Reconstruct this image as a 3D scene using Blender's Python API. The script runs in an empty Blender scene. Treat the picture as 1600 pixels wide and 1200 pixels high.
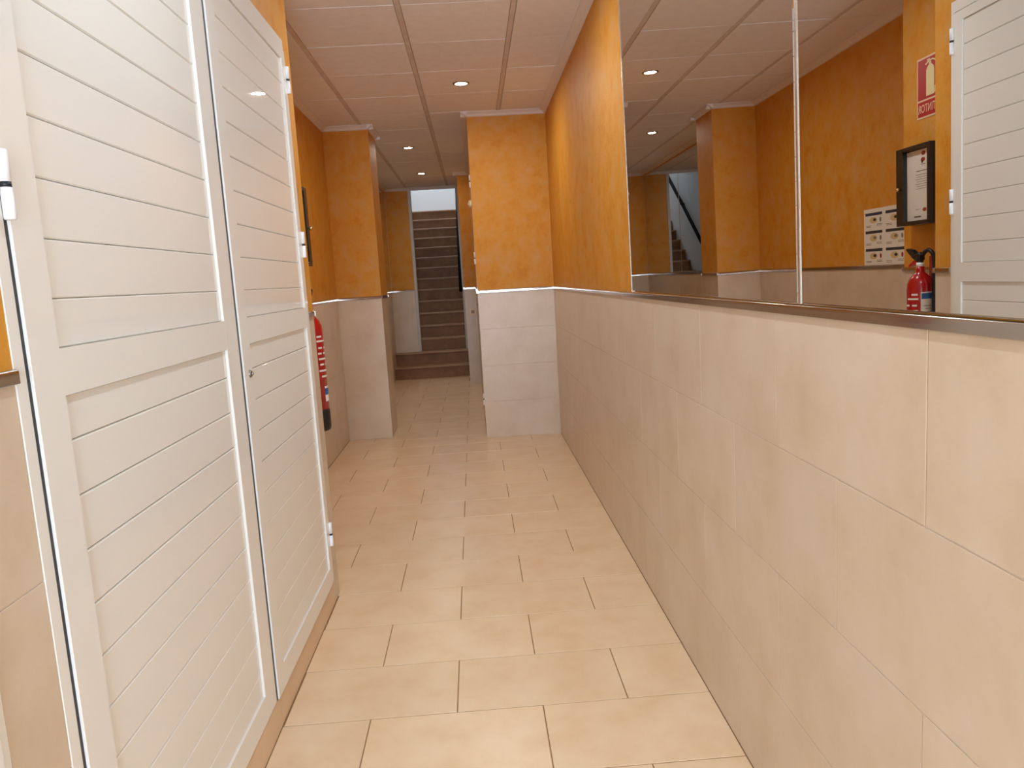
import bpy, bmesh, math, random
from mathutils import Matrix, Vector
random.seed(7)
S = bpy.context.scene
COL = S.collection

# ------------------------------------------------------------------ camera, light, exposure
def srgb(r, g, b):
    f = lambda c: c / 12.92 if c <= 0.04045 else ((c + 0.055) / 1.055) ** 2.4
    return (f(r / 255), f(g / 255), f(b / 255), 1.0)

F_PX, YAW, PITCH, ROLL, CAM_H = 1201.46, 0.0420, -0.1375, -0.0596, 1.325
cy, sy, cp, sp = math.cos(YAW), math.sin(YAW), math.cos(PITCH), math.sin(PITCH)
fw = Vector((sy * cp, cy * cp, sp)); rt = Vector((cy, -sy, 0)); up = rt.cross(fw)
r2 = rt * math.cos(ROLL) + up * math.sin(ROLL); u2 = up * math.cos(ROLL) - rt * math.sin(ROLL)
cam_data = bpy.data.cameras.new('camera'); cam = bpy.data.objects.new('camera', cam_data); COL.objects.link(cam)
cam_data.sensor_width = 36.0; cam_data.lens = F_PX / 1600 * 36; cam_data.clip_start = 0.02
cam.matrix_world = Matrix(((r2.x, u2.x, -fw.x, 0), (r2.y, u2.y, -fw.y, 0), (r2.z, u2.z, -fw.z, CAM_H), (0, 0, 0, 1)))
S.camera = cam

S.view_settings.view_transform = 'Standard'; S.view_settings.look = 'None'
S.view_settings.gamma = 1.0; S.view_settings.use_curve_mapping = False
S.view_settings.exposure = 0.32
S.cycles.use_denoising = True
S.cycles.max_bounces = 14; S.cycles.diffuse_bounces = 7; S.cycles.glossy_bounces = 8
S.cycles.sample_clamp_indirect = 6.0

w = bpy.data.worlds.new('daylight'); S.world = w; w.use_nodes = True
bg = w.node_tree.nodes['Background']; bg.inputs[0].default_value = (0.86, 0.90, 0.96, 1); bg.inputs[1].default_value = 4.9

def area_light(name, loc, rot, sx, sz, power, color):
    L = bpy.data.lights.new(name, 'AREA'); L.shape = 'RECTANGLE'; L.size = sx; L.size_y = sz; L.energy = power; L.color = color
    o = bpy.data.objects.new(name, L); COL.objects.link(o); o.location = loc; o.rotation_euler = rot
    return o
# daylight through the glazed street door behind the camera
area_light('entrance_daylight', (0.02, -2.96, 1.15), (math.pi / 2, 0, 0), 1.0, 2.0, 76, (0.70, 1.0, 1.34))

# (x, y, lens radiance, colour): the bulbs turn warmer towards the stairs
LAMPS = [(0.005, -2.0, 230, (0.86, 1.0, 1.14)), (0.005, -0.3, 250, (0.86, 1.0, 1.14)), (0.005, 1.6, 560, (0.88, 1.0, 1.12)), (0.005, 3.5, 560, (0.93, 1.0, 1.04)),
         (0.005, 5.42, 540, (1.0, 0.98, 0.90)), (-0.549, 7.80, 260, (1.0, 0.93, 0.78)), (-0.545, 9.65, 300, (1.0, 0.92, 0.76))]

# ------------------------------------------------------------------ materials
def nmat(name):
    m = bpy.data.materials.new(name); m.use_nodes = True
    nt = m.node_tree; b = nt.nodes['Principled BSDF']
    return m, nt, b
def plain(name, col, rough=0.5, metal=0.0, spec=0.5, coat=0.0):
    m, nt, b = nmat(name)
    b.inputs['Base Color'].default_value = col; b.inputs['Roughness'].default_value = rough
    b.inputs['Metallic'].default_value = metal; b.inputs['Specular IOR Level'].default_value = spec
    b.inputs['Coat Weight'].default_value = coat
    # faint wear so that no surface is perfectly even
    n = nt.nodes.new('ShaderNodeTexNoise'); n.inputs['Scale'].default_value = 9; n.inputs['Detail'].default_value = 3
    g = nt.nodes.new('ShaderNodeNewGeometry'); nt.links.new(g.outputs['Position'], n.inputs['Vector'])
    r = nt.nodes.new('ShaderNodeMapRange'); r.inputs[3].default_value = max(0, rough - 0.03); r.inputs[4].default_value = min(1, rough + 0.03)
    nt.links.new(n.outputs[0], r.inputs[0]); nt.links.new(r.outputs[0], b.inputs['Roughness'])
    return m
def mottled(name, stops, scale, rough, bump=0.0, bscale=60, rnd=0.0, rvar=0.05, spec=0.5, detail=6, scale2=None):
    """noise-mixed colour in world space, optional per-object brightness variation"""
    m, nt, b = nmat(name); N = nt.nodes.new; Lk = nt.links.new
    g = N('ShaderNodeNewGeometry')
    n = N('ShaderNodeTexNoise'); n.inputs['Scale'].default_value = scale; n.inputs['Detail'].default_value = detail; n.inputs['Roughness'].default_value = 0.62
    Lk(g.outputs['Position'], n.inputs['Vector'])
    cr = N('ShaderNodeValToRGB'); Lk(n.outputs[0], cr.inputs[0])
    el = cr.color_ramp.elements
    el[0].position, el[0].color = stops[0]; el[1].position, el[1].color = stops[-1]
    for p_, c_ in stops[1:-1]:
        e = el.new(p_); e.color = c_
    out = cr.outputs[0]
    if rnd:
        oi = N('ShaderNodeObjectInfo'); mr = N('ShaderNodeMapRange'); mr.inputs[3].default_value = 1 - rnd; mr.inputs[4].default_value = 1 + rnd
        Lk(oi.outputs['Random'], mr.inputs[0])
        hs = N('ShaderNodeHueSaturation'); Lk(out, hs.inputs['Color']); Lk(mr.outputs[0], hs.inputs['Value']); out = hs.outputs[0]
    Lk(out, b.inputs['Base Color'])
    rr = N('ShaderNodeMapRange'); rr.inputs[3].default_value = rough - rvar; rr.inputs[4].default_value = rough + rvar
    Lk(n.outputs[0], rr.inputs[0]); Lk(rr.outputs[0], b.inputs['Roughness'])
    b.inputs['Specular IOR Level'].default_value = spec
    if bump:
        n2 = N('ShaderNodeTexNoise'); n2.inputs['Scale'].default_value = bscale; n2.inputs['Detail'].default_value = 5
        Lk(g.outputs['Position'], n2.inputs['Vector'])
        bp = N('ShaderNodeBump'); bp.inputs['Strength'].default_value = bump; bp.inputs['Distance'].default_value = 0.004
        Lk(n2.outputs[0], bp.inputs['Height']); Lk(bp.outputs[0], b.inputs['Normal'])
    return m

M = {}
M['paint'] = mottled('orange_sponged_paint', [(0.32, srgb(200, 128, 24)), (0.45, srgb(207, 141, 40)), (0.56, srgb(207, 146, 60)), (0.70, srgb(205, 150, 86))], 10, 0.55, 0.35, 70, spec=0.3)
M['tile'] = mottled('cream_wall_tile', [(0.3, srgb(203, 182, 156)), (0.5, srgb(211, 192, 168)), (0.7, srgb(215, 199, 179))], 5, 0.33, 0.03, 90, rnd=0.02, spec=0.5)
M['floor'] = mottled('beige_floor_tile', [(0.28, srgb(222, 191, 151)), (0.5, srgb(230, 202, 167)), (0.72, srgb(234, 210, 179))], 6, 0.30, 0.03, 120, rnd=0.025, spec=0.5)
M['grout'] = mottled('cream_grout', [(0.3, srgb(210, 193, 176)), (0.7, srgb(220, 205, 190))], 30, 0.7)
M['floor_grout'] = mottled('brown_floor_grout', [(0.3, srgb(140, 106, 72)), (0.7, srgb(160, 124, 88))], 30, 0.9)
M['plinth'] = mottled('tan_plinth_tile', [(0.3, srgb(212, 180, 142)), (0.7, srgb(222, 193, 158))], 6, 0.35)
M['ceil'] = mottled('off_white_ceiling_tile', [(0.3, srgb(224, 221, 221)), (0.7, srgb(232, 230, 230))], 14, 0.85, 0.25, 160, rnd=0.02, spec=0.2)
M['runner'] = mottled('dusty_ceiling_grid', [(0.3, srgb(196, 184, 176)), (0.7, srgb(214, 204, 197))], 12, 0.7)
M['dark_void'] = plain('dark_void_above_ceiling', srgb(64, 52, 44), 0.9)
M['cornice'] = plain('white_cornice_plaster', srgb(222, 214, 208), 0.6)
M['steel'] = plain('polished_steel_strip', (0.50, 0.47, 0.44, 1), 0.13, 1.0)
M['alu'] = plain('brushed_aluminium', (0.80, 0.79, 0.76, 1), 0.25, 1.0)
M['mirror'] = plain('silvered_mirror_glass', (0.76, 0.755, 0.74, 1), 0.03, 1.0)
mm = M['mirror'].node_tree
for l in list(mm.links):
    if l.to_socket.name == 'Roughness': mm.links.remove(l)
mm.nodes['Principled BSDF'].inputs['Roughness'].default_value = 0.0
M['white_lacquer'] = plain('white_lacquered_aluminium', srgb(232, 229, 221), 0.02, 0, 0.5)
for l in list(M['white_lacquer'].node_tree.links):
    if l.to_socket.name == 'Roughness': M['white_lacquer'].node_tree.links.remove(l)
M['white_plastic'] = plain('white_hinge_enamel', srgb(240, 240, 240), 0.3)
M['dark_gap'] = plain('dark_closet_inside', srgb(40, 38, 42), 0.9)
M['black_ring'] = plain('black_nylon_washer', srgb(26, 26, 30), 0.5)
M['brass'] = plain('worn_brass', (0.60, 0.42, 0.20, 1), 0.28, 1.0)
M['lock'] = plain('dull_nickel', (0.30, 0.27, 0.23, 1), 0.35, 1.0)
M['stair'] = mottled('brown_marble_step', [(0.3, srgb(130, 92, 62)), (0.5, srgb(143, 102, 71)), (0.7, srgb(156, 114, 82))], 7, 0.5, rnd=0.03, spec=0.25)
M['tread'] = mottled('lightened_marble_tread', [(0.3, srgb(158, 122, 92)), (0.5, srgb(172, 134, 102)), (0.7, srgb(182, 146, 114))], 7, 0.45, rnd=0.03, spec=0.35)  # lighter copy of the step marble; lit nosing edges put into the colour
M['stairwhite'] = plain('white_stairwell_paint', srgb(226, 230, 232), 0.7)
M['jamb'] = plain('pale_grey_corner_trim', srgb(196, 194, 192), 0.5)
M['rail'] = plain('dark_navy_handrail', srgb(10, 12, 20), 0.7, 0, 0.05)
M['red'] = plain('red_extinguisher_paint', srgb(170, 12, 18), 0.22, 0, 0.5, 0.3)
M['signred'] = plain('red_sign_print', srgb(172, 16, 22), 0.4)
M['signcream'] = plain('photoluminescent_cream_print', srgb(226, 212, 160), 0.5)
M['signborder'] = plain('pale_sign_border', srgb(232, 196, 160), 0.5)
M['black_plastic'] = plain('black_plastic', srgb(22, 22, 22), 0.4)
M['black_wood'] = plain('black_lacquered_wood', srgb(30, 24, 20), 0.3)
M['paper'] = plain('white_paper', srgb(226, 220, 208), 0.7)
M['ink'] = plain('black_ink', srgb(50, 46, 44), 0.7)
M['greyink'] = plain('grey_ink', srgb(120, 112, 104), 0.7)
M['redink'] = plain('red_ink', srgb(150, 30, 34), 0.6)
M['blueink'] = plain('blue_ink', srgb(40, 90, 150), 0.6)
M['navyink'] = plain('navy_ink', srgb(44, 46, 78), 0.6)
M['beigeink'] = plain('beige_ink', srgb(206, 180, 130), 0.7)
M['switch'] = plain('ivory_switch_plastic', srgb(226, 204, 160), 0.35)
def emitter(name, col, strength):
    m, nt, b = nmat(name)
    b.inputs['Base Color'].default_value = (0.9, 0.9, 0.9, 1)
    b.inputs['Emission Color'].default_value = col; b.inputs['Emission Strength'].default_value = strength
    return m
m, nt, b = nmat('clear_glass'); M['glass'] = m
tr = nt.nodes.new('ShaderNodeBsdfTransparent'); gl = nt.nodes.new('ShaderNodeBsdfGlossy'); gl.inputs['Roughness'].default_value = 0.02
mx = nt.nodes.new('ShaderNodeMixShader'); mx.inputs[0].default_value = 0.06
nt.links.new(tr.outputs[0], mx.inputs[1]); nt.links.new(gl.outputs[0], mx.inputs[2])
nt.links.new(mx.outputs[0], nt.nodes['Material Output'].inputs['Surface'])

# ------------------------------------------------------------------ mesh helpers
def link(name, me, parent=None, loc=None, rot=None):
    o = bpy.data.objects.new(name, me); COL.objects.link(o)
    if parent is not None: o.parent = parent
    if loc is not None: o.location = loc
    if rot is not None: o.rotation_euler = rot
    return o
def empty(name, loc=(0, 0, 0), rotz=0.0):
    o = bpy.data.objects.new(name, None); COL.objects.link(o); o.location = loc; o.rotation_euler = (0, 0, rotz); o.empty_display_size = 0.05
    return o
def tag(o, label=None, cat=None, group=None, kind=None):
    if label: o['label'] = label
    if cat: o['category'] = cat
    if group: o['group'] = group
    if kind: o['kind'] = kind
    return o
class MB:
    """collects geometry for one mesh; a material index per face"""
    def __init__(s): s.v, s.f, s.mi, s.sm = [], [], [], []
    def add(s, vs, fs, mi=0, smooth=False):
        k = len(s.v); s.v += [tuple(v) for v in vs]
        for f in fs: s.f.append(tuple(i + k for i in f)); s.mi.append(mi); s.sm.append(smooth)
    def box(s, x0, x1, y0, y1, z0, z1, mi=0):
        s.add([(x0, y0, z0), (x1, y0, z0), (x1, y1, z0), (x0, y1, z0), (x0, y0, z1), (x1, y0, z1), (x1, y1, z1), (x0, y1, z1)],
              [(0, 3, 2, 1), (4, 5, 6, 7), (0, 1, 5, 4), (1, 2, 6, 5), (2, 3, 7, 6), (3, 0, 4, 7)], mi)
    def cbox(s, x0, x1, y0, y1, z0, z1, c, axis='x', mi=0):
        """box whose face on +axis has a chamfered rim of width c"""
        def P(a, b, n):
            return {'x': (n, a, b), 'y': (a, n, b), 'z': (a, b, n)}[axis]
        if axis == 'x': a0, a1, b0, b1, n0, n1 = y0, y1, z0, z1, x0, x1
        elif axis == 'y': a0, a1, b0, b1, n0, n1 = x0, x1, z0, z1, y0, y1
        else: a0, a1, b0, b1, n0, n1 = x0, x1, y0, y1, z0, z1
        R = [(a0, b0), (a1, b0), (a1, b1), (a0, b1)]; I = [(a0 + c, b0 + c), (a1 - c, b0 + c), (a1 - c, b1 - c), (a0 + c, b1 - c)]
        vs = [P(a, b, n0) for a, b in R] + [P(a, b, n1 - c) for a, b in R] + [P(a, b, n1) for a, b in I]
        fs = [(3, 2, 1, 0), (8, 9, 10, 11)] + [(i, (i + 1) % 4, 4 + (i + 1) % 4, 4 + i) for i in range(4)] + [(4 + i, 4 + (i + 1) % 4, 8 + (i + 1) % 4, 8 + i) for i in range(4)]
        s.add(vs, fs, mi)
    def lathe(s, prof, seg=24, cen=(0, 0, 0), mi=0, axis='z', smooth=True):
        vs, fs = [], []
        n = len(prof)
        for k in range(seg):
            a = 2 * math.pi * k / seg
            for r, z in prof:
                p_ = (r * math.cos(a), r * math.sin(a), z)
                if axis == 'x': p_ = (z, p_[0], p_[1])
                elif axis == 'y': p_ = (p_[0], z, p_[1])
                vs.append((p_[0] + cen[0], p_[1] + cen[1], p_[2] + cen[2]))
        for k in range(seg):
            for i in range(n - 1):
                a0, b0 = k * n + i, ((k + 1) % seg) * n + i
                fs.append((a0, b0, b0 + 1, a0 + 1))
        s.add(vs, fs, mi, smooth)
    def tube(s, pts, rad, seg=10, mi=0):
        pts = [Vector(p_) for p_ in pts]; vs, fs = [], []
        rads = rad if isinstance(rad, (list, tuple)) else [rad] * len(pts)
        prev = None
        for i, p_ in enumerate(pts):
            t = (pts[min(i + 1, len(pts) - 1)] - pts[max(i - 1, 0)]).normalized()
            ref = Vector((0, 0, 1)) if abs(t.z) < 0.9 else Vector((1, 0, 0))
            a = t.cross(ref).normalized() if prev is None else (prev - t * prev.dot(t)).normalized()
            prev = a; b_ = t.cross(a)
            for k in range(seg):
                an = 2 * math.pi * k / seg
                vs.append(p_ + (a * math.cos(an) + b_ * math.sin(an)) * rads[i])
        for i in range(len(pts) - 1):
            for k in range(seg):
                k2 = (k + 1) % seg
                fs.append((i * seg + k, i * seg + k2, (i + 1) * seg + k2, (i + 1) * seg + k))
        fs.append(tuple(range(seg))[::-1]); fs.append(tuple((len(pts) - 1) * seg + k for k in range(seg)))
        s.add(vs, fs, mi, True)
    def extrude(s, prof, p0, p1, e1, e2, mi=0, smooth=False, closed=True):
        """sweep profile [(a,b)] (along unit vectors e1,e2) from p0 to p1"""
        p0, p1, e1, e2 = Vector(p0), Vector(p1), Vector(e1), Vector(e2); n = len(prof)
        vs = [p0 + e1 * a + e2 * b_ for a, b_ in prof] + [p1 + e1 * a + e2 * b_ for a, b_ in prof]
        fs = [(i, (i + 1) % n, n + (i + 1) % n, n + i) for i in range(n if closed else n - 1)]
        s.add(vs, fs, mi, smooth)
        s.add(vs[:n], [tuple(range(n))[::-1]], mi); s.add(vs[n:], [tuple(range(n))], mi)
    def mesh(s, name, mats, fix=True):
        me = bpy.data.meshes.new(name); me.from_pydata(s.v, [], s.f)
        for m_ in (mats if isinstance(mats, (list, tuple)) else [mats]): me.materials.append(m_)
        for p_, mi, sm in zip(me.polygons, s.mi, s.sm): p_.material_index = mi; p_.use_smooth = sm
        if fix:
            bm = bmesh.new(); bm.from_mesh(me); bmesh.ops.recalc_face_normals(bm, faces=bm.faces); bm.to_mesh(me); bm.free()
        me.update(); return me
    def build(s, name, mats, parent=None, loc=None, rot=None):
        return link(name, s.mesh(name, mats), parent, loc, rot)

# ------------------------------------------------------------------ tiles: one cached mesh per size, front face at local z=0
TILE = {}
def tile_mesh(w_, h_, t_, mat, c=0.0015):
    key = (round(w_, 3), round(h_, 3), t_, mat)
    if key not in TILE:
        b_ = MB(); b_.cbox(-w_ / 2, w_ / 2, -h_ / 2, h_ / 2, -t_, 0, c, 'z')
        TILE[key] = b_.mesh(mat + '_piece', M[mat])
    return TILE[key]
ROTS = {'-x': Matrix(((0, 0, -1), (-1, 0, 0), (0, 1, 0))), '+x': Matrix(((0, 0, 1), (1, 0, 0), (0, 1, 0))),
        '-y': Matrix(((1, 0, 0), (0, 0, -1), (0, 1, 0))), '+y': Matrix(((-1, 0, 0), (0, 0, 1), (0, 1, 0)))}
ROWZ = [0.0, 0.308, 0.612, 0.914, 1.214]
WL = 0.575
def tile_face(parent, facing, coord, a0, a1, base=1.10, zmin=0.0, zmax=1.214, mat='tile', joint=0.0024, name='wall_tile', rowz=ROWZ, L=WL):
    """running-bond wall tiles on a vertical face; a is the coordinate along the wall"""
    for r in range(len(rowz) - 1):
        z0, z1 = max(rowz[r], zmin), min(rowz[r + 1], zmax)
        if z1 - z0 < 0.02: continue
        off = base + (L / 2 if r % 2 == 0 else 0)
        k = math.floor((a0 - off) / L)
        while off + k * L < a1 - 0.004:
            s0, s1 = max(a0, off + k * L), min(a1, off + (k + 1) * L); k += 1
            if s1 - s0 < 0.02: continue
            me = tile_mesh(s1 - s0 - joint, z1 - z0 - joint, 0.010, mat, 0.0005)
            ca, cz = (s0 + s1) / 2, (z0 + z1) / 2
            d = random.uniform(-0.0004, 0.0004)
            d *= 0.5; loc = {'-x': (coord + d, ca, cz), '+x': (coord + d, ca, cz), '-y': (ca, coord + d, cz), '+y': (ca, coord + d, cz)}[facing]
            link(name, me, parent, loc, ROTS[facing].to_euler())
NORM = {'-x': Vector((-1, 0, 0)), '+x': Vector((1, 0, 0)), '-y': Vector((0, -1, 0)), '+y': Vector((0, 1, 0))}
ZS = 1.225
def strip(parent, facing, coord, a0, a1, z=ZS):
    """half-round polished dado strip"""
    n = NORM[facing]; prof = [(-0.004, -0.011), (0.0072, -0.011), (0.008, -0.0102), (0.008, 0.0065)] + [(0.0035 + 0.0045 * math.cos(t), 0.0065 + 0.0045 * math.sin(t)) for t in [18 * i * math.pi / 180 for i in range(1, 6)]] + [(-0.004, 0.011)]
    P = (lambda a: (coord, a, z)) if facing[1] == 'x' else (lambda a: (a, coord, z))
    b_ = MB(); b_.extrude(prof, P(a0), P(a1), n, (0, 0, 1), smooth=True)
    me = b_.mesh('dado_strip', M['steel'])
    bm = bmesh.new(); bm.from_mesh(me)
    for e in bm.edges:
        if len(e.link_faces) == 2 and e.calc_face_angle(0) > math.radians(30): e.smooth = False
    bm.to_mesh(me); bm.free()
    return link('dado_strip', me, parent)
ZC = 2.64
def cornice(parent, facing, coord, a0, a1):
    n = NORM[facing]; prof = [(-0.004, 0), (0.046, 0), (0.046, -0.006), (0.034, -0.011), (0.020, -0.020), (0.011, -0.032), (-0.004, -0.036)]
    P = (lambda a: (coord, a, ZC)) if facing[1] == 'x' else (lambda a: (a, coord, ZC))
    b_ = MB(); b_.extrude(prof, P(a0), P(a1), n, (0, 0, 1))
    return b_.build('cornice', M['cornice'], parent)
TT = 0.0017   # how far tiles stand proud of the wall core
def wall_core(name, boxes, parent=None):
    """boxes: (x0,x1,y0,y1,z0,z1, shrink sides) - lower zone grout, upper zone sponged paint"""
    b_ = MB()
    for x0, x1, y0, y1, z0, z1, sides in boxes:
        sx0, sx1 = (TT if 'l' in sides else 0), (TT if 'r' in sides else 0)
        sy0, sy1 = (TT if 'f' in sides else 0), (TT if 'b' in sides else 0)
        if z0 < ZS: b_.box(x0 + sx0, x1 - sx1, y0 + sy0, y1 - sy1, z0, min(ZS, z1), 1)
        if z1 > ZS:
            q = 0.25
            b_.box(x0 + sx0 * q, x1 - sx1 * q, y0 + sy0 * q, y1 - sy1 * q, max(ZS, z0), z1, 0)
    o = b_.build(name, [M['paint'], M['grout']], parent); tag(o, kind='structure')
    return o

# ------------------------------------------------------------------ plan (metres, camera over the origin, corridor along +y)
XR, XL = 0.658, -0.674          # right wall, closet wall
Y0 = -3.0                        # street end behind the camera
YC = 3.258                       # end of the closet wall
XN, YN = -0.830, 3.778           # shallow niche with the extinguisher
XB = -1.165                      # back wall of the deep recess
YP0, YP1, XP = 6.652, 7.112, -0.790   # left pillar
YQ, XQ = 6.357, 0.030            # right pillar
YF, XF = 9.750, -0.120           # far block on the right
YB = 11.05                       # wall with the stair opening
R0, TREAD, RISE = 10.70, 0.262, 0.1742
XO0, XO1 = -0.835, -0.150        # stair opening

# floor ---------------------------------------------------------------
b_ = MB(); b_.box(XB - 0.1, XR + 0.1, Y0, R0 + 0.3, -0.15, -0.0018)
floor = b_.build('floor', M['floor_grout']); tag(floor, kind='structure')
FD, FL, FY, FX = 0.3301, 0.5352, 2.2356, -0.1361
k0 = math.floor((Y0 - FY) / FD)
def xlim(y):
    l = XL if y < YC else XN if y < YN else XB if y < YP0 else XP if y < YP1 else XB
    r = XR if y < YQ else XQ if y < YF else XF
    return l, r
for k in range(k0, 60):
    y0, y1 = max(Y0, FY + k * FD), min(R0 + 0.02, FY + (k + 1) * FD)
    if y1 - y0 < 0.03: 
        if y0 > R0: break
        continue
    ls = [xlim(y0 + 0.01), xlim(y1 - 0.01), xlim((y0 + y1) / 2)]
    l, r = min(a for a, _ in ls), max(a for _, a in ls)
    off = FX + (FL / 2 if k % 2 else 0)
    j = math.floor((l - off) / FL)
    while off + j * FL < r:
        x0, x1 = max(l, off + j * FL), min(r, off + (j + 1) * FL); j += 1
        if x1 - x0 < 0.02: continue
        me = tile_mesh(x1 - x0 - 0.0035, y1 - y0 - 0.0035, 0.008, 'floor', 0.001)
        link('floor_tile', me, floor, ((x0 + x1) / 2, (y0 + y1) / 2, random.uniform(-0.0005, 0)))

# ceiling -------------------------------------------------------------
b_ = MB(); b_.box(XB - 0.1, XR + 0.1, Y0, YB, ZC + 0.022, ZC + 0.12)
ceiling = b_.build('ceiling', M['dark_void']); tag(ceiling, kind='structure')
CX = [XB, -0.848, -0.277, 0.284, XR]; CY0, CD = 3.89, 0.603
k0 = math.floor((Y0 - CY0) / CD)
for k in range(k0, 13):
    y0, y1 = max(Y0, CY0 + k * CD), min(YB, CY0 + (k + 1) * CD)
    if y1 - y0 < 0.05: continue
    for j in range(4):
        x0, x1 = CX[j], CX[j + 1]
        ymid = (y0 + y1) / 2
        if x1 <= min(xlim(y0)[0], xlim(y1)[0]) + 0.01 or x0 >= max(xlim(y0)[1], xlim(y1)[1]): continue
        g0 = 0.0 if j == 0 else 0.0155; g1 = 0.0 if j == 3 else 0.0155
        me = tile_mesh(x1 - x0 - g0 - g1, y1 - y0 - 0.006, 0.014, 'ceil', 0.002)
        link('ceiling_tile', me, ceiling, ((x0 + g0 + x1 - g1) / 2, (y0 + y1) / 2, ZC - random.uniform(-0.001, 0.0015)),
             (math.pi + random.uniform(-.0025, .0025), random.uniform(-.003, .003), 0))
for x in CX[1:-1]:
    for k in range(k0 // 4, 4):
        y0, y1 = max(Y0, CY0 + 4 * k * CD), min(YB, CY0 + 4 * (k + 1) * CD)
        if y1 - y0 < 0.1 or (x > 0.1 and y0 > YQ): continue
        b_ = MB(); b_.box(x - 0.013, x + 0.013, y0 + 0.001, y1 - 0.001, ZC + 0.003, ZC + 0.022)
        b_.build('ceiling_runner', M['runner'], ceiling)

# right wall ------------------------------------------------------------
wr = wall_core('wall_right', [(XR, XR + 0.15, Y0, YQ, 0, ZC + 0.1, 'l')])
tile_face(wr, '-x', XR, Y0, YQ, base=1.092)
strip(wr, '-x', XR, Y0, YQ)
cornice(wr, '-x', XR, Y0, YQ)
pr = wall_core('wall_right_pillar', [(XQ, XR + 0.15, YQ, 6.445, 0, ZC + 0.1, 'lf'), (XQ, XR + 0.15, 7.345, YF + 0.02, 0, ZC + 0.1, 'l'),
                                     (XQ + 0.12, XR + 0.15, 6.445, 7.345, 0, ZC + 0.1, ''), (XQ, XR + 0.15, 6.445, 7.345, 2.30, ZC + 0.1, 'l'), (XQ, XR + 0.15, 6.445, 7.345, 0, 0.083, 'l')])
tile_face(pr, '-y', YQ, XQ, XR, base=XQ - 0.1, L=4.0)
tile_face(pr, '-x', XQ, YQ + 0.0, 6.445, base=6.0, L=1.0)
tile_face(pr, '-x', XQ, 7.345, YF, base=7.345)
strip(pr, '-y', YQ, XQ - 0.009, XR); strip(pr, '-x', XQ, YQ - 0.009, 6.445); strip(pr, '-x', XQ, 7.345, YF)
cornice(pr, '-y', YQ, XQ - 0.048, XR); cornice(pr, '-x', XQ, YQ - 0.048, YF)
fr = wall_core('wall_right_far', [(XF, XR + 0.15, YF, YB, 0, ZC + 0.1, 'lf')])
tile_face(fr, '-y', YF, XF, XQ, base=XF, L=0.6)
tile_face(fr, '-x', XF, YF, YB, base=YF)
strip(fr, '-y', YF, XF - 0.009, XQ); strip(fr, '-x', XF, YF - 0.009, YB)
cornice(fr, '-y', YF, XF - 0.048, XQ); cornice(fr, '-x', XF, YF - 0.048, YB)

# left walls ------------------------------------------------------------
CA0, CA1 = 1.143, 3.148          # closet opening
CB0, CB1 = -0.998, 1.007         # nearer closet opening
ZD0, ZD1 = 0.105, 2.278
wl = wall_core('wall_left', [(XL - 0.152, XL, Y0, CB0, 0, ZC + 0.1, 'r'), (XL - 0.152, XL, CB1, CA0, 0, ZC + 0.1, 'r'), (XL - 0.152, XL, CA1, YC, 0, ZC + 0.1, 'rb'),
                             (XL - 0.152, XL, CA0, CA1, ZD1, ZC + 0.1, 'r'), (XL - 0.152, XL, CB0, CB1, ZD1, ZC + 0.1, 'r'),
                             (XL - 0.152, XL, CA0, CA1, 0, ZD0 - 0.001, 'r'), (XL - 0.152, XL, CB0, CB1, 0, ZD0 - 0.001, 'r')])
tile_face(wl, '+x', XL, Y0, CB0, base=0.1); tile_face(wl, '+x', XL, CB1, CA0, base=0.6); tile_face(wl, '+x', XL, CA1, YC, base=3.0)
tile_face(wl, '+y', YC, XL - 0.152, XL, base=XL - 0.2, L=0.5)
for a0, a1 in ((CA0, CA1), (CB0, CB1)):
    tile_face(wl, '+x', XL, a0, a1, base=a0 - 0.2, zmax=0.1, rowz=[0.0, ZD0 - 0.001], mat='plinth', name='plinth_tile', L=0.52)
for a0, a1 in ((Y0, CB0), (CB1, CA0), (CA1, YC + 0.009)): strip(wl, '+x', XL, a0, a1)
strip(wl, '+y', YC, XL - 0.152, XL + 0.009)
cornice(wl, '+x', XL, Y0, YC + 0.048); cornice(wl, '+y', YC, XN, XL + 0.048)
wn = wall_core('wall_left_niche', [(XN - 0.335, XN, YC, YN, 0, ZC + 0.1, 'rb')])
tile_face(wn, '+x', XN, YC, YN, base=YC, L=0.6); tile_face(wn, '+y', YN, XB, XN, base=XB - 0.1)
strip(wn, '+x', XN, YC, YN + 0.009); strip(wn, '+y', YN, XB, XN + 0.009)
cornice(wn, '+x', XN, YC, YN + 0.048); cornice(wn, '+y', YN, XB, XN + 0.048)
wb = wall_core('wall_left_recess', [(XB - 0.15, XB, YC, YB + 0.1, 0, ZC + 0.1, 'r')])
tile_face(wb, '+x', XB, YN, YP0, base=4.2); tile_face(wb, '+x', XB, YP1, YB, base=7.2)
strip(wb, '+x', XB, YN, YP0); strip(wb, '+x', XB, YP1, YB)
cornice(wb, '+x', XB, YN, YP0); cornice(wb, '+x', XB, YP1, YB)
wp = wall_core('wall_left_pillar', [(XB - 0.01, XP, YP0, YP1, 0, ZC + 0.1, 'rfb')])
tile_face(wp, '-y', YP0, XB, XP, base=XB - 0.1, L=4.0); tile_face(wp, '+x', XP, YP0, YP1, base=YP0, L=0.5); tile_face(wp, '+y', YP1, XB, XP, base=XB - 0.1, L=0.6)
strip(wp, '-y', YP0, XB, XP + 0.009); strip(wp, '+x', XP, YP0 - 0.009, YP1 + 0.009); strip(wp, '+y', YP1, XB, XP + 0.009)
cornice(wp, '-y', YP0, XB, XP + 0.048); cornice(wp, '+x', XP, YP0 - 0.048, YP1 + 0.048); cornice(wp, '+y', YP1, XB, XP + 0.048)

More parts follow.
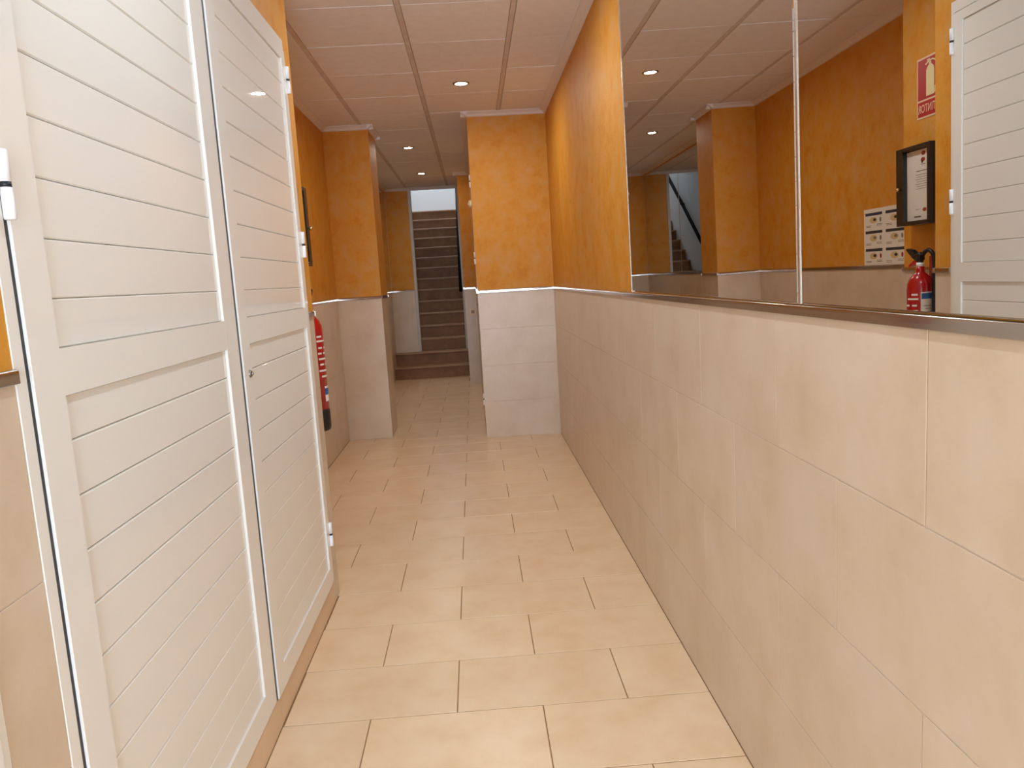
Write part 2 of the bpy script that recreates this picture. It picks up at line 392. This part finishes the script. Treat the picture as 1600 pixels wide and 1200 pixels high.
# wall with the stair opening, and the stairwell beyond ------------------
ZB = 2 * RISE
we = wall_core('wall_back', [(XB, XO0, YB, YB + 0.10, ZB, ZC + 0.1, 'f')])
tile_face(we, '-y', YB, XB, XO0, base=XB, zmin=ZB, L=0.5)
strip(we, '-y', YB, XB, XO0); cornice(we, '-y', YB, XB, XF)
b_ = MB(); b_.box(XB, XF, YB + 0.001, YB + 0.1, ZC - 0.02, 5.6)
tag(b_.build('wall_back_lintel', M['stairwhite']), kind='structure')
for x0, x1 in ((XO0 - 0.002, XO0 + 0.038), (XO1 - 0.012, XF)):
    b_ = MB(); b_.cbox(x0, x1, -(YB + 0.10), -(YB - 0.012), ZB, ZC - 0.02, 0.004, 'y')
    b_.v = [(x, -y, z) for x, y, z in b_.v]
    tag(b_.build('trim_1' if x0 < -0.5 else 'trim_2', M['jamb']), kind='structure')
YE = 15.45
for nm, bx in (('wall_stair_left', (XB - 0.15, XB, YB + 0.1, YE, 0, 5.6)), ('wall_stair_right', (XF, XF + 0.15, YB, YE, 0, 5.6)), ('wall_stair_end', (XB - 0.15, XF + 0.15, YE, YE + 0.15, 0, 5.6))):
    b_ = MB(); b_.box(*bx); tag(b_.build(nm, M['stairwhite']), kind='structure')

b_ = MB(); b_.box(XB - 0.15, XF + 0.15, YB + 0.1, 13.3, 4.5, 4.65); tag(b_.build('stair_light_blocker', M['stairwhite']), kind='structure')  # unseen slab added over the shaft to keep sky light off the lower steps
# street end behind the camera -------------------------------------------
wf = MB(); wf.box(XL - 0.152, -0.5, Y0 - 0.15, Y0, 0, ZC + 0.1); wf.box(0.55, XR + 0.15, Y0 - 0.15, Y0, 0, ZC + 0.1); wf.box(-0.5, 0.55, Y0 - 0.15, Y0, 2.2, ZC + 0.1)
tag(wf.build('wall_front', M['paint']), kind='structure')
d1 = MB(); d1.box(-0.5, -0.45, Y0 - 0.1, Y0 - 0.04, 0, 2.2); d1.box(0.5, 0.55, Y0 - 0.1, Y0 - 0.04, 0, 2.2); d1.box(-0.45, 0.5, Y0 - 0.1, Y0 - 0.04, 2.13, 2.2); d1.box(-0.45, 0.5, Y0 - 0.1, Y0 - 0.04, 0, 0.1)
door = tag(d1.build('door_1', M['alu']), kind='structure')
pn = MB(); pn.box(-0.45, 0.5, Y0 - 0.075, Y0 - 0.067, 0.1, 2.13); pn.build('glass_pane', M['glass'], door)

# ------------------------------------------------------------------ staircase
st = empty('staircase', (0, R0, 0)); tag(st, 'brown stone staircase climbing steeply beyond the far end of the corridor', 'staircase')
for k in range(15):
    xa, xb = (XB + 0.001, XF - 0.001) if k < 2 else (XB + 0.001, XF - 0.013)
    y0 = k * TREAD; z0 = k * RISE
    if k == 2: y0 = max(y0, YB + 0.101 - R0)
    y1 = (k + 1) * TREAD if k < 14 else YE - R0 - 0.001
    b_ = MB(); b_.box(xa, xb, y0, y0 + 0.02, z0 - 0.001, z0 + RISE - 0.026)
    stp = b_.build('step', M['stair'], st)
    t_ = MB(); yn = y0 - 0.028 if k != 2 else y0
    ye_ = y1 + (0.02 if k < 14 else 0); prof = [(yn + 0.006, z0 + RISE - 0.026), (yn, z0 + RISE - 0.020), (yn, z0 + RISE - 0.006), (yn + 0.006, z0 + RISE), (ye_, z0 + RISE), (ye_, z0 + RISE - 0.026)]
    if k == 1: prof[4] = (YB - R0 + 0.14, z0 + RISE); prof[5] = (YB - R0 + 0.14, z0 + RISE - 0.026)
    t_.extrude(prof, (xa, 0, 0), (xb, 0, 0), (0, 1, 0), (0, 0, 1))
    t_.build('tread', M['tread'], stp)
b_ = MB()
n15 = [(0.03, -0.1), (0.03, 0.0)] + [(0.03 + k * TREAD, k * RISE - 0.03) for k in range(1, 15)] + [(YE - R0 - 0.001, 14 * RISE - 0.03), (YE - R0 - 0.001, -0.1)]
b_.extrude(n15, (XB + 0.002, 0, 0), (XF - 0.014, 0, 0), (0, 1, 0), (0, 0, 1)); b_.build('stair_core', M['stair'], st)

hr = empty('handrail', (-0.183, 11.02, 1.215)); tag(hr, 'dark navy handrail sloping up the right wall of the far staircase', 'handrail')
b_ = MB(); sl = 0.640; Ln = 3.3
b_.tube([(0, 0, -0.03), (0, 0.02, -0.012), (0, 0.06, 0.03), (0, Ln / 2, 0.03 + sl * Ln / 2), (0, Ln, 0.03 + sl * Ln)], 0.026, 12); b_.build('rail', M['rail'], hr)
for yy in (0.40, 1.75, 2.9):
    z_ = 0.03 + sl * yy
    b_ = MB(); b_.tube([(0, yy, z_ - 0.015), (0.0, yy, z_ - 0.065), (0.03, yy, z_ - 0.075), (0.0618, yy, z_ - 0.075)], 0.010, 8)
    b_.lathe([(0, 0.048), (0.03, 0.048), (0.03, 0.0625), (0, 0.0625)], 14, (0, yy, z_ - 0.075), axis='x'); b_.build('bracket', M['rail'], hr)

# ------------------------------------------------------------------ mirrors
def mirror_wall(name, facing, front, back, cuts, z0, z1, label, loc, cat='mirror'):
    """front(y, z) gives the x of the glass face; panes are bevelled and reach back to the wall"""
    root = empty(name, loc); tag(root, label, cat); s = -1 if facing == '-x' else 1
    def block(nm, a0, a1, q0, q1, proud, mat, e=0.0):
        R = [(a0, q0), (a1, q0), (a1, q1), (a0, q1)]; I = [(a0 + e, q0 + e * 0.3), (a1 - e, q0 + e * 0.3), (a1 - e, q1 - e), (a0 + e, q1 - e)]
        vs = [(back, a, z) for a, z in R] + [(front(a, z) + s * (proud - (0.0025 if e else 0)), a, z) for a, z in R]
        fs = [(3, 2, 1, 0)] + [(i, (i + 1) % 4, 4 + (i + 1) % 4, 4 + i) for i in range(4)]
        if e:
            vs += [(front(a, z) + s * proud, a, z) for a, z in I]
            fs += [(8, 9, 10, 11)] + [(4 + i, 4 + (i + 1) % 4, 8 + (i + 1) % 4, 8 + i) for i in range(4)]
        else: fs.append((4, 5, 6, 7))
        b_ = MB(); b_.add([(x - loc[0], y - loc[1], z - loc[2]) for x, y, z in vs], fs); return b_.build(nm, M[mat], root)
    for a0, a1 in zip(cuts[:-1], cuts[1:]): block('mirror_pane', a0 + 0.002, a1 - 0.002, z0, z1, 0, 'mirror', 0.010)
    for a in cuts[1:-1]: block('seam_strip', a - 0.0045, a + 0.0045, z0, z1, 0.0005, 'alu')
    block('edge_strip', cuts[-1], cuts[-1] + 0.006, z0, z1, 0.001, 'alu')
    return root
mirror_wall('wall_mirror', '-x', lambda y, z: 0.656 + 0.0025 * (y - 3.19) - 0.0085 * (z - 1.238), XR, [-1.82, -0.148, 1.524, 3.192], 1.238, 2.588, 'large wall mirror in tall panes above the tiled right wall', (XR, 1.5, 1.238))
mirror_wall('wall_mirror', '+x', lambda y, z: XB + 0.006, XB, [7.15, 9.2, YB - 0.008], 1.238, 2.588, 'distant wall mirror on the left behind the left pillar', (XB, 9.1, 1.238))

# ------------------------------------------------------------------ louvred closets
zc = lambda L_: [1.325 + (z_ - 1.325) * 0.983 for z_ in L_]
UP = [1.254 + 0.0] + [1.335 + 0.0971 * k for k in range(9)] + [2.207]
UP = zc(UP)
LO = [0.163] + [1.099 - 0.0963 * k for k in range(9, -1, -1)] + [1.176]
LO = zc(LO)
def make_hinge(parent, u, z, fo_h=0.016):
    b_ = MB()
    b_.lathe([(0, -0.050), (0.0075, -0.050), (0.0085, -0.048), (0.0085, -0.004), (0, -0.004)], 14, (fo_h, u, z), 0)
    b_.lathe([(0, 0.004), (0.0085, 0.004), (0.0085, 0.048), (0.0075, 0.050), (0, 0.050)], 14, (fo_h, u, z), 0)
    h = b_.build('hinge', M['white_plastic'], parent)
    b_ = MB(); b_.lathe([(0, -0.004), (0.0080, -0.004), (0.0080, 0.004), (0, 0.004)], 14, (fo_h, u, z), 0)
    return h, b_
def make_closet(loc, rotz, leaves, half, label, hinge_sides, stiles, lift=0.0):
    """local frame: +x out of the wall, y along it; leaves = [(u0,u1)], half = half width of the frame"""
    root = empty('louvred_closet', loc, rotz); tag(root, label, 'closet')
    D = 0.045; ff = 0.0012 + lift; gap = 0.008
    b_ = MB(); b_.box(-0.12, -D - 0.003, -half + 0.002, half - 0.002, ZD0 + 0.005, ZD1 - 0.002); b_.build('closet_body', M['dark_gap'], root)
    z0, z1 = ZD0 + 0.004, ZD1 - 0.050
    b_ = MB()
    for u0, u1 in ((-half, leaves[0][0] - gap), (leaves[-1][1] + gap, half)): b_.cbox(-D, ff, u0, u1, ZD0, ZD1 - 0.044, 0.001, 'x')
    b_.cbox(-D, ff, -half, half, ZD1 - 0.044, ZD1, 0.001, 'x')
    b_.build('closet_frame', M['white_lacquer'], root)
    gk = MB(); fos = [ff + 0.0045 * (i + 1) for i in range(len(leaves))]
    gk.box(-D, ff - 0.0003, leaves[0][0] - gap + 0.0002, leaves[0][0] - 0.0002, z0, z1)
    gk.box(-D, ff - 0.008, leaves[-1][1] + 0.0002, leaves[-1][1] + gap - 0.0002, z0, z1)
    for a, c_, f_ in zip(leaves[:-1], leaves[1:], fos): gk.box(-D, f_ - 0.0003, a[1] + 0.0002, c_[0] - 0.0002, z0, z1)
    gk.box(-D, ff - 0.008, leaves[0][0] - gap, leaves[-1][1] + gap, z1 + 0.0002, z1 + 0.0058)
    gk.build('gasket', M['black_ring'], root)
    for (u0, u1), hs, (sl_, sr_), fo in zip(leaves, hinge_sides, stiles, fos):
        a0, a1 = u0 + sl_, u1 - sr_
        b_ = MB()
        b_.cbox(-D, fo, u0, a0, z0, z1, 0.0008, 'x'); b_.cbox(-D, fo, a1, u1, z0, z1, 0.0008, 'x')
        for q0, q1 in ((z0, LO[0]), (LO[-1], UP[0]), (UP[-1], z1)): b_.box(-D, fo - 0.0001, a0 - 0.003, a1 + 0.003, q0, q1)
        b_.box(-D, -D + 0.018, a0, a1, z0, z1)
        leaf = b_.build('door_leaf', M['white_lacquer'], root)
        for zs in (LO, UP):
            for q0, q1 in zip(zs[:-1], zs[1:]):
                g0 = 0.0 if q0 == zs[0] else 0.0004; g1 = 0.0 if q1 == zs[-1] else 0.0004
                b_ = MB(); c = 0.0032; n1, nb = fo - 0.007, -D + 0.017
                # slat with chamfered upper and lower lips
                prof = [(nb, q0 + g0), (n1 - c, q0 + g0), (n1, q0 + g0 + c * 0.8), (n1, q1 - g1 - c * 0.8), (n1 - c, q1 - g1), (nb, q1 - g1)]
                b_.extrude(prof, (0, a0 + 0.0008, 0), (0, a1 - 0.0008, 0), (1, 0, 0), (0, 0, 1))
                b_.build('slat', M['white_lacquer'], leaf)
        for z in (2.125, 1.501, 0.312):
            u = u0 - gap / 2 if hs < 0 else u1 + gap / 2
            h, wm = make_hinge(leaf, u, z, fo + 0.003)
            wm.build('hinge_washer', M['black_ring'], leaf)
    # round lock on the last leaf
    ul = leaves[-1][0] + 0.050
    b_ = MB(); b_.lathe([(0, fo + 0.006), (0.008, fo + 0.006), (0.0105, fo + 0.003), (0.0115, fo - 0.001), (0, fo - 0.001)], 18, (0, ul, 1.093), axis='x')
    b_.lathe([(0, fo + 0.010), (0.004, fo + 0.010), (0.0045, fo + 0.005), (0, fo + 0.005)], 12, (0, ul, 1.093), axis='x')
    b_.build('lock', M['lock'], leaf)
    return root
YM = (CA0 + CA1) / 2; HW = (CA1 - CA0) / 2
LV = [(1.180 - YM, 2.188 - YM), (2.203 - YM, 3.120 - YM)]; STL = [(0.084, 0.100), (0.078, 0.055)]
make_closet((XL, YM, 0), 0, LV, HW, 'white lacquered double closet with slatted doors filling the left foreground', (-1, 1), STL)
make_closet((XL, (CB0 + CB1) / 2, 0), 0, LV, HW, 'second white closet nearest the camera, only its frame edge at the bottom left corner', (-1, 1), STL)
make_closet((XQ, 6.895, 0), math.pi, [(-0.405, 0.405)], 0.450, 'narrow white closet set in the side of the right pillar, seen edge-on', (1,), [(0.085, 0.085)], lift=-0.0056)

# ------------------------------------------------------------------ recessed downlights
dl_label = {(0.005, 5.42): 'lit recessed ceiling downlight nearest the camera, before the right pillar', (-0.549, 7.80): 'lit recessed ceiling downlight level with the back of the left pillar',
            (-0.545, 9.65): 'lit recessed ceiling downlight farthest away, in front of the stair opening',
            (0.005, 3.5): 'recessed ceiling downlight above the far end of the closet, out of view', (0.005, 1.6): 'recessed ceiling downlight above the closet doors, out of view',
            (0.005, -0.3): 'recessed ceiling downlight above the camera, out of view', (0.005, -2.0): 'recessed ceiling downlight by the street door, out of view'}
for x, y, power, colour in LAMPS:
    root = empty('ceiling_downlight', (x, y, ZC)); tag(root, dl_label[(x, y)], 'downlight', 'recessed ceiling downlights')
    b_ = MB(); b_.lathe([(0.040, 0.001), (0.040, -0.003), (0.043, -0.0065), (0.050, -0.0075), (0.055, -0.005), (0.057, 0.001)], 28); b_.build('ring', M['lock'], root)
    b_ = MB(); b_.lathe([(0.0, -0.0050), (0.015, -0.0047), (0.028, -0.0038), (0.0385, -0.0015), (0.0400, 0.0005)], 24); b_.build('lens', emitter('lit_halogen_lens', colour + (1,), power), root)

# ------------------------------------------------------------------ fire extinguisher in the niche
EX, EY = -0.748, 3.498
ex = empty('fire_extinguisher', (EX, EY, 0.685)); tag(ex, 'red fire extinguisher with a black hose hanging in the niche past the closet', 'extinguisher')
r = 0.057
b_ = MB(); b_.lathe([(0, 0.10), (r, 0.10), (r, 0.45), (r * 0.96, 0.475), (r * 0.82, 0.498), (r * 0.58, 0.516), (r * 0.36, 0.526), (0.018, 0.535), (0.018, 0.555), (0, 0.556)], 32); b_.build('cylinder', M['red'], ex)
b_ = MB(); b_.lathe([(0, 0), (r * 0.86, 0), (r * 0.98, 0.006), (r * 1.02, 0.020), (r * 1.02, 0.085), (r * 0.99, 0.1005), (0, 0.1005)], 32); b_.build('base_cup', M['black_plastic'], ex)
b_ = MB(); b_.lathe([(0, 0.555), (0.0165, 0.555), (0.0165, 0.572), (0.012, 0.574), (0, 0.574)], 20); b_.build('collar', M['white_plastic'], ex)
b_ = MB(); b_.lathe([(0, 0.573), (0.013, 0.573), (0.015, 0.580), (0.015, 0.612), (0.010, 0.620), (0, 0.620)], 16); b_.build('valve', M['black_plastic'], ex)
b_ = MB(); b_.extrude([(-0.018, 0.606), (0.02, 0.612), (0.055, 0.632), (0.092, 0.640), (0.100, 0.634), (0.078, 0.618), (0.045, 0.594), (0.012, 0.578), (-0.018, 0.584)], (-0.011, 0, 0), (0.011, 0, 0), (0, 1, 0), (0, 0, 1)); b_.build('squeeze_lever', M['black_plastic'], ex)
b_ = MB(); b_.extrude([(0.012, 0.580), (0.040, 0.584), (0.080, 0.562), (0.083, 0.554), (0.076, 0.552), (0.04, 0.564), (0.012, 0.566)], (-0.009, 0, 0), (0.009, 0, 0), (0, 1, 0), (0, 0, 1)); b_.build('carry_handle', M['red'], ex)
hp = [(0.0, -0.008, 0.600)]
for t in range(11):
    a = math.radians(140 - 14 * t)
    hp.append((-0.006 - 0.0012 * t, -0.046 - 0.032 * math.cos(a), 0.592 + 0.036 * math.sin(a)))
hp += [(-0.020, -0.079, 0.56), (-0.022, -0.074, 0.50), (-0.024, -0.069, 0.42), (-0.024, -0.068, 0.30), (-0.024, -0.068, 0.22)]
b_ = MB(); b_.tube(hp, 0.0095, 10); b_.build('hose', M['black_plastic'], ex)
b_ = MB(); b_.tube([(-0.024, -0.068, 0.23), (-0.024, -0.068, 0.18), (-0.024, -0.070, 0.10)], [0.011, 0.012, 0.016], 12); b_.build('nozzle', M['black_plastic'], ex)
b_ = MB(); b_.box(-0.081, -0.055, -0.02, 0.02, 0.30, 0.60); b_.lathe([(0, -0.080), (0.052, -0.080), (0.052, -0.074), (0, -0.074)], 24, (0, -0.045, 0.575), axis='x'); b_.build('wall_bracket', M['red'], ex)
def wrap(name, a0, a1, z0, z1, mat, off=0.0006, parent=ex, seg=10):
    b_ = MB(); vs, fs = [], []
    for i in range(seg + 1):
        a = math.radians(a0 + (a1 - a0) * i / seg)
        for z in (z0, z1): vs.append(((r + off) * math.cos(a), (r + off) * math.sin(a), z))
    for i in range(seg): fs.append((2 * i, 2 * i + 2, 2 * i + 3, 2 * i + 1))
    b_.add(vs, fs, 0, True); return b_.build(name, M[mat], parent)
# white instruction label with its blue heading, and lines of small print
lab = wrap('label', -138, -62, 0.215, 0.440, 'paper'); wrap('label_heading', -135, -65, 0.408, 0.434, 'blueink', 0.0010, lab)
for i, z in enumerate((0.375, 0.362, 0.349, 0.318, 0.305, 0.292, 0.262, 0.249)):
    wrap('print_line', -130, -72 - 9 * (i % 3), z, z + 0.003, 'redink' if i == 3 else 'greyink', 0.0010, lab)
# white lettering beside the label and a small blue and white plate low down
for z, a0, a1 in ((0.425, -50, -22), (0.405, -52, 2), (0.375, -46, -24), (0.375, -10, 16), (0.350, -50, -30), (0.350, -18, 14), (0.325, -48, 4), (0.300, -44, -20), (0.300, -8, 18), (0.272, -50, 10), (0.246, -40, 16)):
    wrap('lettering', a0, a1, z, z + 0.008, 'paper', 0.0008, ex, 5)
sm = wrap('lower_label', -30, 45, 0.135, 0.205, 'paper'); wrap('label_heading', -30, 45, 0.165, 0.195, 'blueink', 0.0010, sm)

# ------------------------------------------------------------------ helper for flat print on a wall facing +x: coordinates (y to the viewer's left is larger)
def flat(b_, x, pts, th=0.0004, mi=0):
    """polygon pts [(y,z)] as a thin plate whose face is at x (facing +x)"""
    n = len(pts); vs = [(x - th, y, z) for y, z in pts] + [(x, y, z) for y, z in pts]
    b_.add(vs, [tuple(range(n)), tuple(range(n, 2 * n))] + [(i, (i + 1) % n, n + (i + 1) % n, n + i) for i in range(n)], mi)
def rect(b_, x, y0, y1, z0, z1, mi=0): flat(b_, x, [(y0, z0), (y1, z0), (y1, z1), (y0, z1)], mi=mi)
def text_obj(name, s, size, mat, parent, loc, xscale=1.0):
    c = bpy.data.curves.new(name, 'FONT'); c.body = s; c.size = size; c.align_x = 'CENTER'; c.align_y = 'CENTER'; c.extrude = 0.0004; c.resolution_u = 3
    t = bpy.data.objects.new(name, c); COL.objects.link(t)
    me = bpy.data.meshes.new_from_object(t); bpy.data.objects.remove(t); bpy.data.curves.remove(c)
    me.materials.clear(); me.materials.append(M[mat])
    # text plane -> wall facing +x : text +x runs along +y seen from the corridor
    R = Matrix(((0, 0, 1, 0), (1, 0, 0, 0), (0, 1, 0, 0), (0, 0, 0, 1))); me.transform(R @ Matrix.Diagonal((xscale, 1, 1, 1)))
    return link(name, me, parent, loc)

# extinguisher sign -------------------------------------------------------
SY0, SY1, SZ0, SZ1 = 3.452, 3.655, 1.916, 2.185
sg = empty('extinguisher_sign', (XN, (SY0 + SY1) / 2, SZ0)); tag(sg, 'red EXTINTOR sign with a pale extinguisher symbol high in the niche', 'sign')
hw = (SY1 - SY0) / 2; H = SZ1 - SZ0
b_ = MB(); b_.box(0.0, 0.0022, -hw, hw, 0, H); b_.build('sign_plate', M['signborder'], sg)
b_ = MB(); rect(b_, 0.0027, -hw + 0.007, hw - 0.007, 0.083, H - 0.008); b_.build('symbol_panel', M['signred'], sg)
b_ = MB(); rect(b_, 0.0027, -hw + 0.007, hw - 0.007, 0.008, 0.075); b_.build('text_panel', M['signred'], sg)
sym = MB(); cyy = -0.004; bw = 0.031
flat(sym, 0.0033, [(cyy - bw, 0.094), (cyy + bw, 0.094), (cyy + bw, 0.205), (cyy + bw * 0.8, 0.218), (cyy + 0.010, 0.228), (cyy - 0.010, 0.228), (cyy - bw * 0.8, 0.218), (cyy - bw, 0.205)])
rect(sym, 0.0033, cyy - 0.008, cyy + 0.008, 0.228, 0.240)
flat(sym, 0.0033, [(cyy + 0.004, 0.244), (cyy + 0.012, 0.248), (cyy + 0.038, 0.236), (cyy + 0.035, 0.231), (cyy + 0.010, 0.239)])
flat(sym, 0.0033, [(cyy - 0.002, 0.247), (cyy + 0.004, 0.254), (cyy + 0.026, 0.252), (cyy + 0.024, 0.247), (cyy + 0.006, 0.248)])
ho = [(cyy + 0.006, 0.244), (cyy - 0.016, 0.247), (cyy - 0.036, 0.240), (cyy - 0.052, 0.222), (cyy - 0.056, 0.195), (cyy - 0.050, 0.160), (cyy - 0.042, 0.125)]
for (ya, za), (yb, zb) in zip(ho[:-1], ho[1:]):
    d = Vector((yb - ya, zb - za)).normalized(); nx, nz = -d.y * 0.003, d.x * 0.003
    flat(sym, 0.0033, [(ya + nx, za + nz), (yb + nx, zb + nz), (yb - nx, zb - nz), (ya - nx, za - nz)])
flat(sym, 0.0033, [(cyy - 0.045, 0.130), (cyy - 0.036, 0.128), (cyy - 0.033, 0.098), (cyy - 0.046, 0.098)])
sym.build('extinguisher_symbol', M['signcream'], sg)
text_obj('sign_text', 'EXTINTOR', 0.052, 'signborder', sg, (0.0030, 0, 0.041), 0.72)

# notice cabinet -----------------------------------------------------------
KY0, KY1, KZ0, KZ1, KX = 3.425, 3.694, 1.432, 1.790, 0.085
cb = empty('notice_cabinet', (XN, (KY0 + KY1) / 2, KZ0)); tag(cb, 'black glazed notice cabinet with a printed letter inside, above the extinguisher', 'cabinet')
hw = (KY1 - KY0) / 2; H = KZ1 - KZ0
b_ = MB(); b_.box(0.0, 0.008, -hw, hw, 0, H)
for bx in ((0.008, 0.062, -hw, -hw + 0.012, 0, H), (0.008, 0.062, hw - 0.012, hw, 0, H), (0.008, 0.062, -hw + 0.012, hw - 0.012, 0, 0.012), (0.008, 0.062, -hw + 0.012, hw - 0.012, H - 0.012, H)): b_.box(*bx)
b_.build('cabinet_body', M['black_wood'], cb)
b_ = MB(); fy0, fy1 = 0.016, 0.056
b_.cbox(0.0625, KX, -hw, -hw + fy0, 0, H, 0.002); b_.cbox(0.0625, KX, hw - fy1, hw, 0, H, 0.002); b_.cbox(0.0625, KX, -hw + fy0, hw - fy1, 0, 0.018, 0.002); b_.cbox(0.0625, KX, -hw + fy0, hw - fy1, H - 0.018, H, 0.002)
dr = b_.build('cabinet_door', M['black_wood'], cb)
b_ = MB(); b_.box(0.070, 0.073, -hw + fy0 - 0.001, hw - fy1 + 0.001, 0.017, H - 0.017); b_.build('glass_pane', M['glass'], dr)
b_ = MB(); b_.lathe([(0, KX + 0.022), (0.006, KX + 0.021), (0.009, KX + 0.016), (0.008, KX + 0.010), (0.004, KX + 0.006), (0.004, KX - 0.001), (0, KX - 0.001)], 16, (0, hw - 0.038, 0.172), axis='x'); b_.build('knob', M['brass'], dr)
py0, py1 = -hw + fy0 + 0.002, hw - fy1 + 0.006
b_ = MB(); b_.box(0.060, 0.0612, py0 - 0.002, py1, 0.020, H - 0.022); pp = b_.build('letter', M['paper'], cb)
def ln(parent, y0, y1, z0, z1, mat, nm): 
    b_ = MB(); rect(b_, 0.0617, y0, y1, z0, z1); return b_.build(nm, M[mat], parent)
def blob(parent, y, z, ry, rz, mat, nm, x=0.0617):
    b_ = MB(); flat(b_, x, [(y + ry * math.cos(t * math.pi / 6), z + rz * math.sin(t * math.pi / 6)) for t in range(12)]); return b_.build(nm, M[mat], parent)
cyp = py0 + 0.062
blob(pp, cyp, 0.318, 0.016, 0.010, 'redink', 'emblem'); blob(pp, cyp + 0.004, 0.290, 0.017, 0.010, 'redink', 'emblem'); blob(pp, cyp + 0.010, 0.282, 0.008, 0.008, 'ink', 'emblem')
ln(pp, cyp - 0.016, cyp + 0.020, 0.268, 0.271, 'greyink', 'print_line'); ln(pp, py0 + 0.008, py0 + 0.118, 0.240, 0.243, 'ink', 'print_line')
for i in range(7): ln(pp, py0 + 0.008 + (0.02 if i == 6 else 0), py0 + 0.124 - 0.008 * (i % 2), 0.224 - i * 0.0105, 0.2262 - i * 0.0105, 'greyink', 'print_line')
blob(pp, cyp - 0.008, 0.066, 0.016, 0.009, 'redink', 'seal')
ln(pp, cyp + 0.030, cyp + 0.060, 0.068, 0.070, 'greyink', 'print_line'); ln(pp, cyp + 0.020, cyp + 0.075, 0.033, 0.039, 'ink', 'print_line')

# notice sheet on the recess wall --------------------------------------------
NY0, NY1, NZ0, NZ1 = 4.345, 4.830, 1.2375, 1.580
ns = empty('notice_sheet', (XB, (NY0 + NY1) / 2, NZ0)); tag(ns, 'white notice sheet of six small cards with dark headings on the recess wall', 'notice')
hw = (NY1 - NY0) / 2; H = NZ1 - NZ0; X0 = 0.0
b_ = MB(); b_.box(X0 - 0.002, X0 + 0.0012, -hw, hw, 0, H); b_.build('sheet', M['paper'], ns)
def pl(y0, y1, z0, z1, mat, nm, par=ns):
    b_ = MB(); rect(b_, X0 + 0.0018, y0, y1, z0, z1); return b_.build(nm, M[mat], par)
for c in range(2):
    for r_ in range(3):
        a1 = hw - 0.020 - c * 0.240; a0 = a1 - 0.200; zb = H - 0.018 - (r_ + 1) * 0.109
        hd = pl(a0, a1, zb + 0.086, zb + 0.103, 'navyink' if (r_ == 0 and c == 0) else 'ink', 'card_heading')
        blob(ns, (a0 + a1) / 2 + 0.004, zb + 0.058, 0.045, 0.020, 'beigeink', 'card_picture', X0 + 0.0018)
        blob(ns, (a0 + a1) / 2 - 0.012, zb + 0.060, 0.018, 0.009, 'ink' if r_ != 1 else 'greyink', 'card_picture', X0 + 0.0022)
        blob(ns, a0 + 0.020, zb + 0.058, 0.011, 0.015, 'redink' if r_ == 2 else 'greyink', 'card_picture', X0 + 0.0018)
        for zz in (0.024, 0.016):
            pl(a1 - 0.070, a1 - 0.006, zb + zz, zb + zz + 0.003, 'greyink', 'print_line'); pl(a0 + 0.004, a0 + 0.066, zb + zz + 0.006, zb + zz + 0.009, 'greyink', 'print_line')

# small fittings at the far right ------------------------------------------------
sw = empty('light_switch', (-0.030, YF, 0.925)); tag(sw, 'small ivory light switch on the tiled far end wall right of the stairs', 'switch')
b_ = MB(); b_.box(-0.036, 0.036, -0.010, 0.0, -0.036, 0.036); b_.build('switch_plate', M['switch'], sw)
b_ = MB(); b_.add([(-0.02, -0.010, -0.02), (0.02, -0.010, -0.02), (0.02, -0.018, 0.02), (-0.02, -0.018, 0.02), (-0.02, -0.009, 0.02), (0.02, -0.009, 0.02)], [(0, 1, 2, 3), (3, 2, 5, 4), (0, 3, 4), (1, 5, 2), (0, 4, 5, 1)]); b_.build('rocker', M['lock'], sw)
bz = empty('alarm_sounder', (XQ, 6.40, 1.935)); tag(bz, 'small cream round fitting high on the side edge of the right pillar', 'alarm')
b_ = MB(); b_.lathe([(0, 0.0), (0.032, 0.0), (0.032, -0.012), (0.026, -0.024), (0.012, -0.030), (0, -0.031)], 20, axis='x'); b_.build('housing', M['switch'], bz)
b_ = MB(); b_.lathe([(0, -0.030), (0.007, -0.030), (0.006, -0.034), (0, -0.035)], 12, axis='x'); b_.build('button', M['white_plastic'], bz)
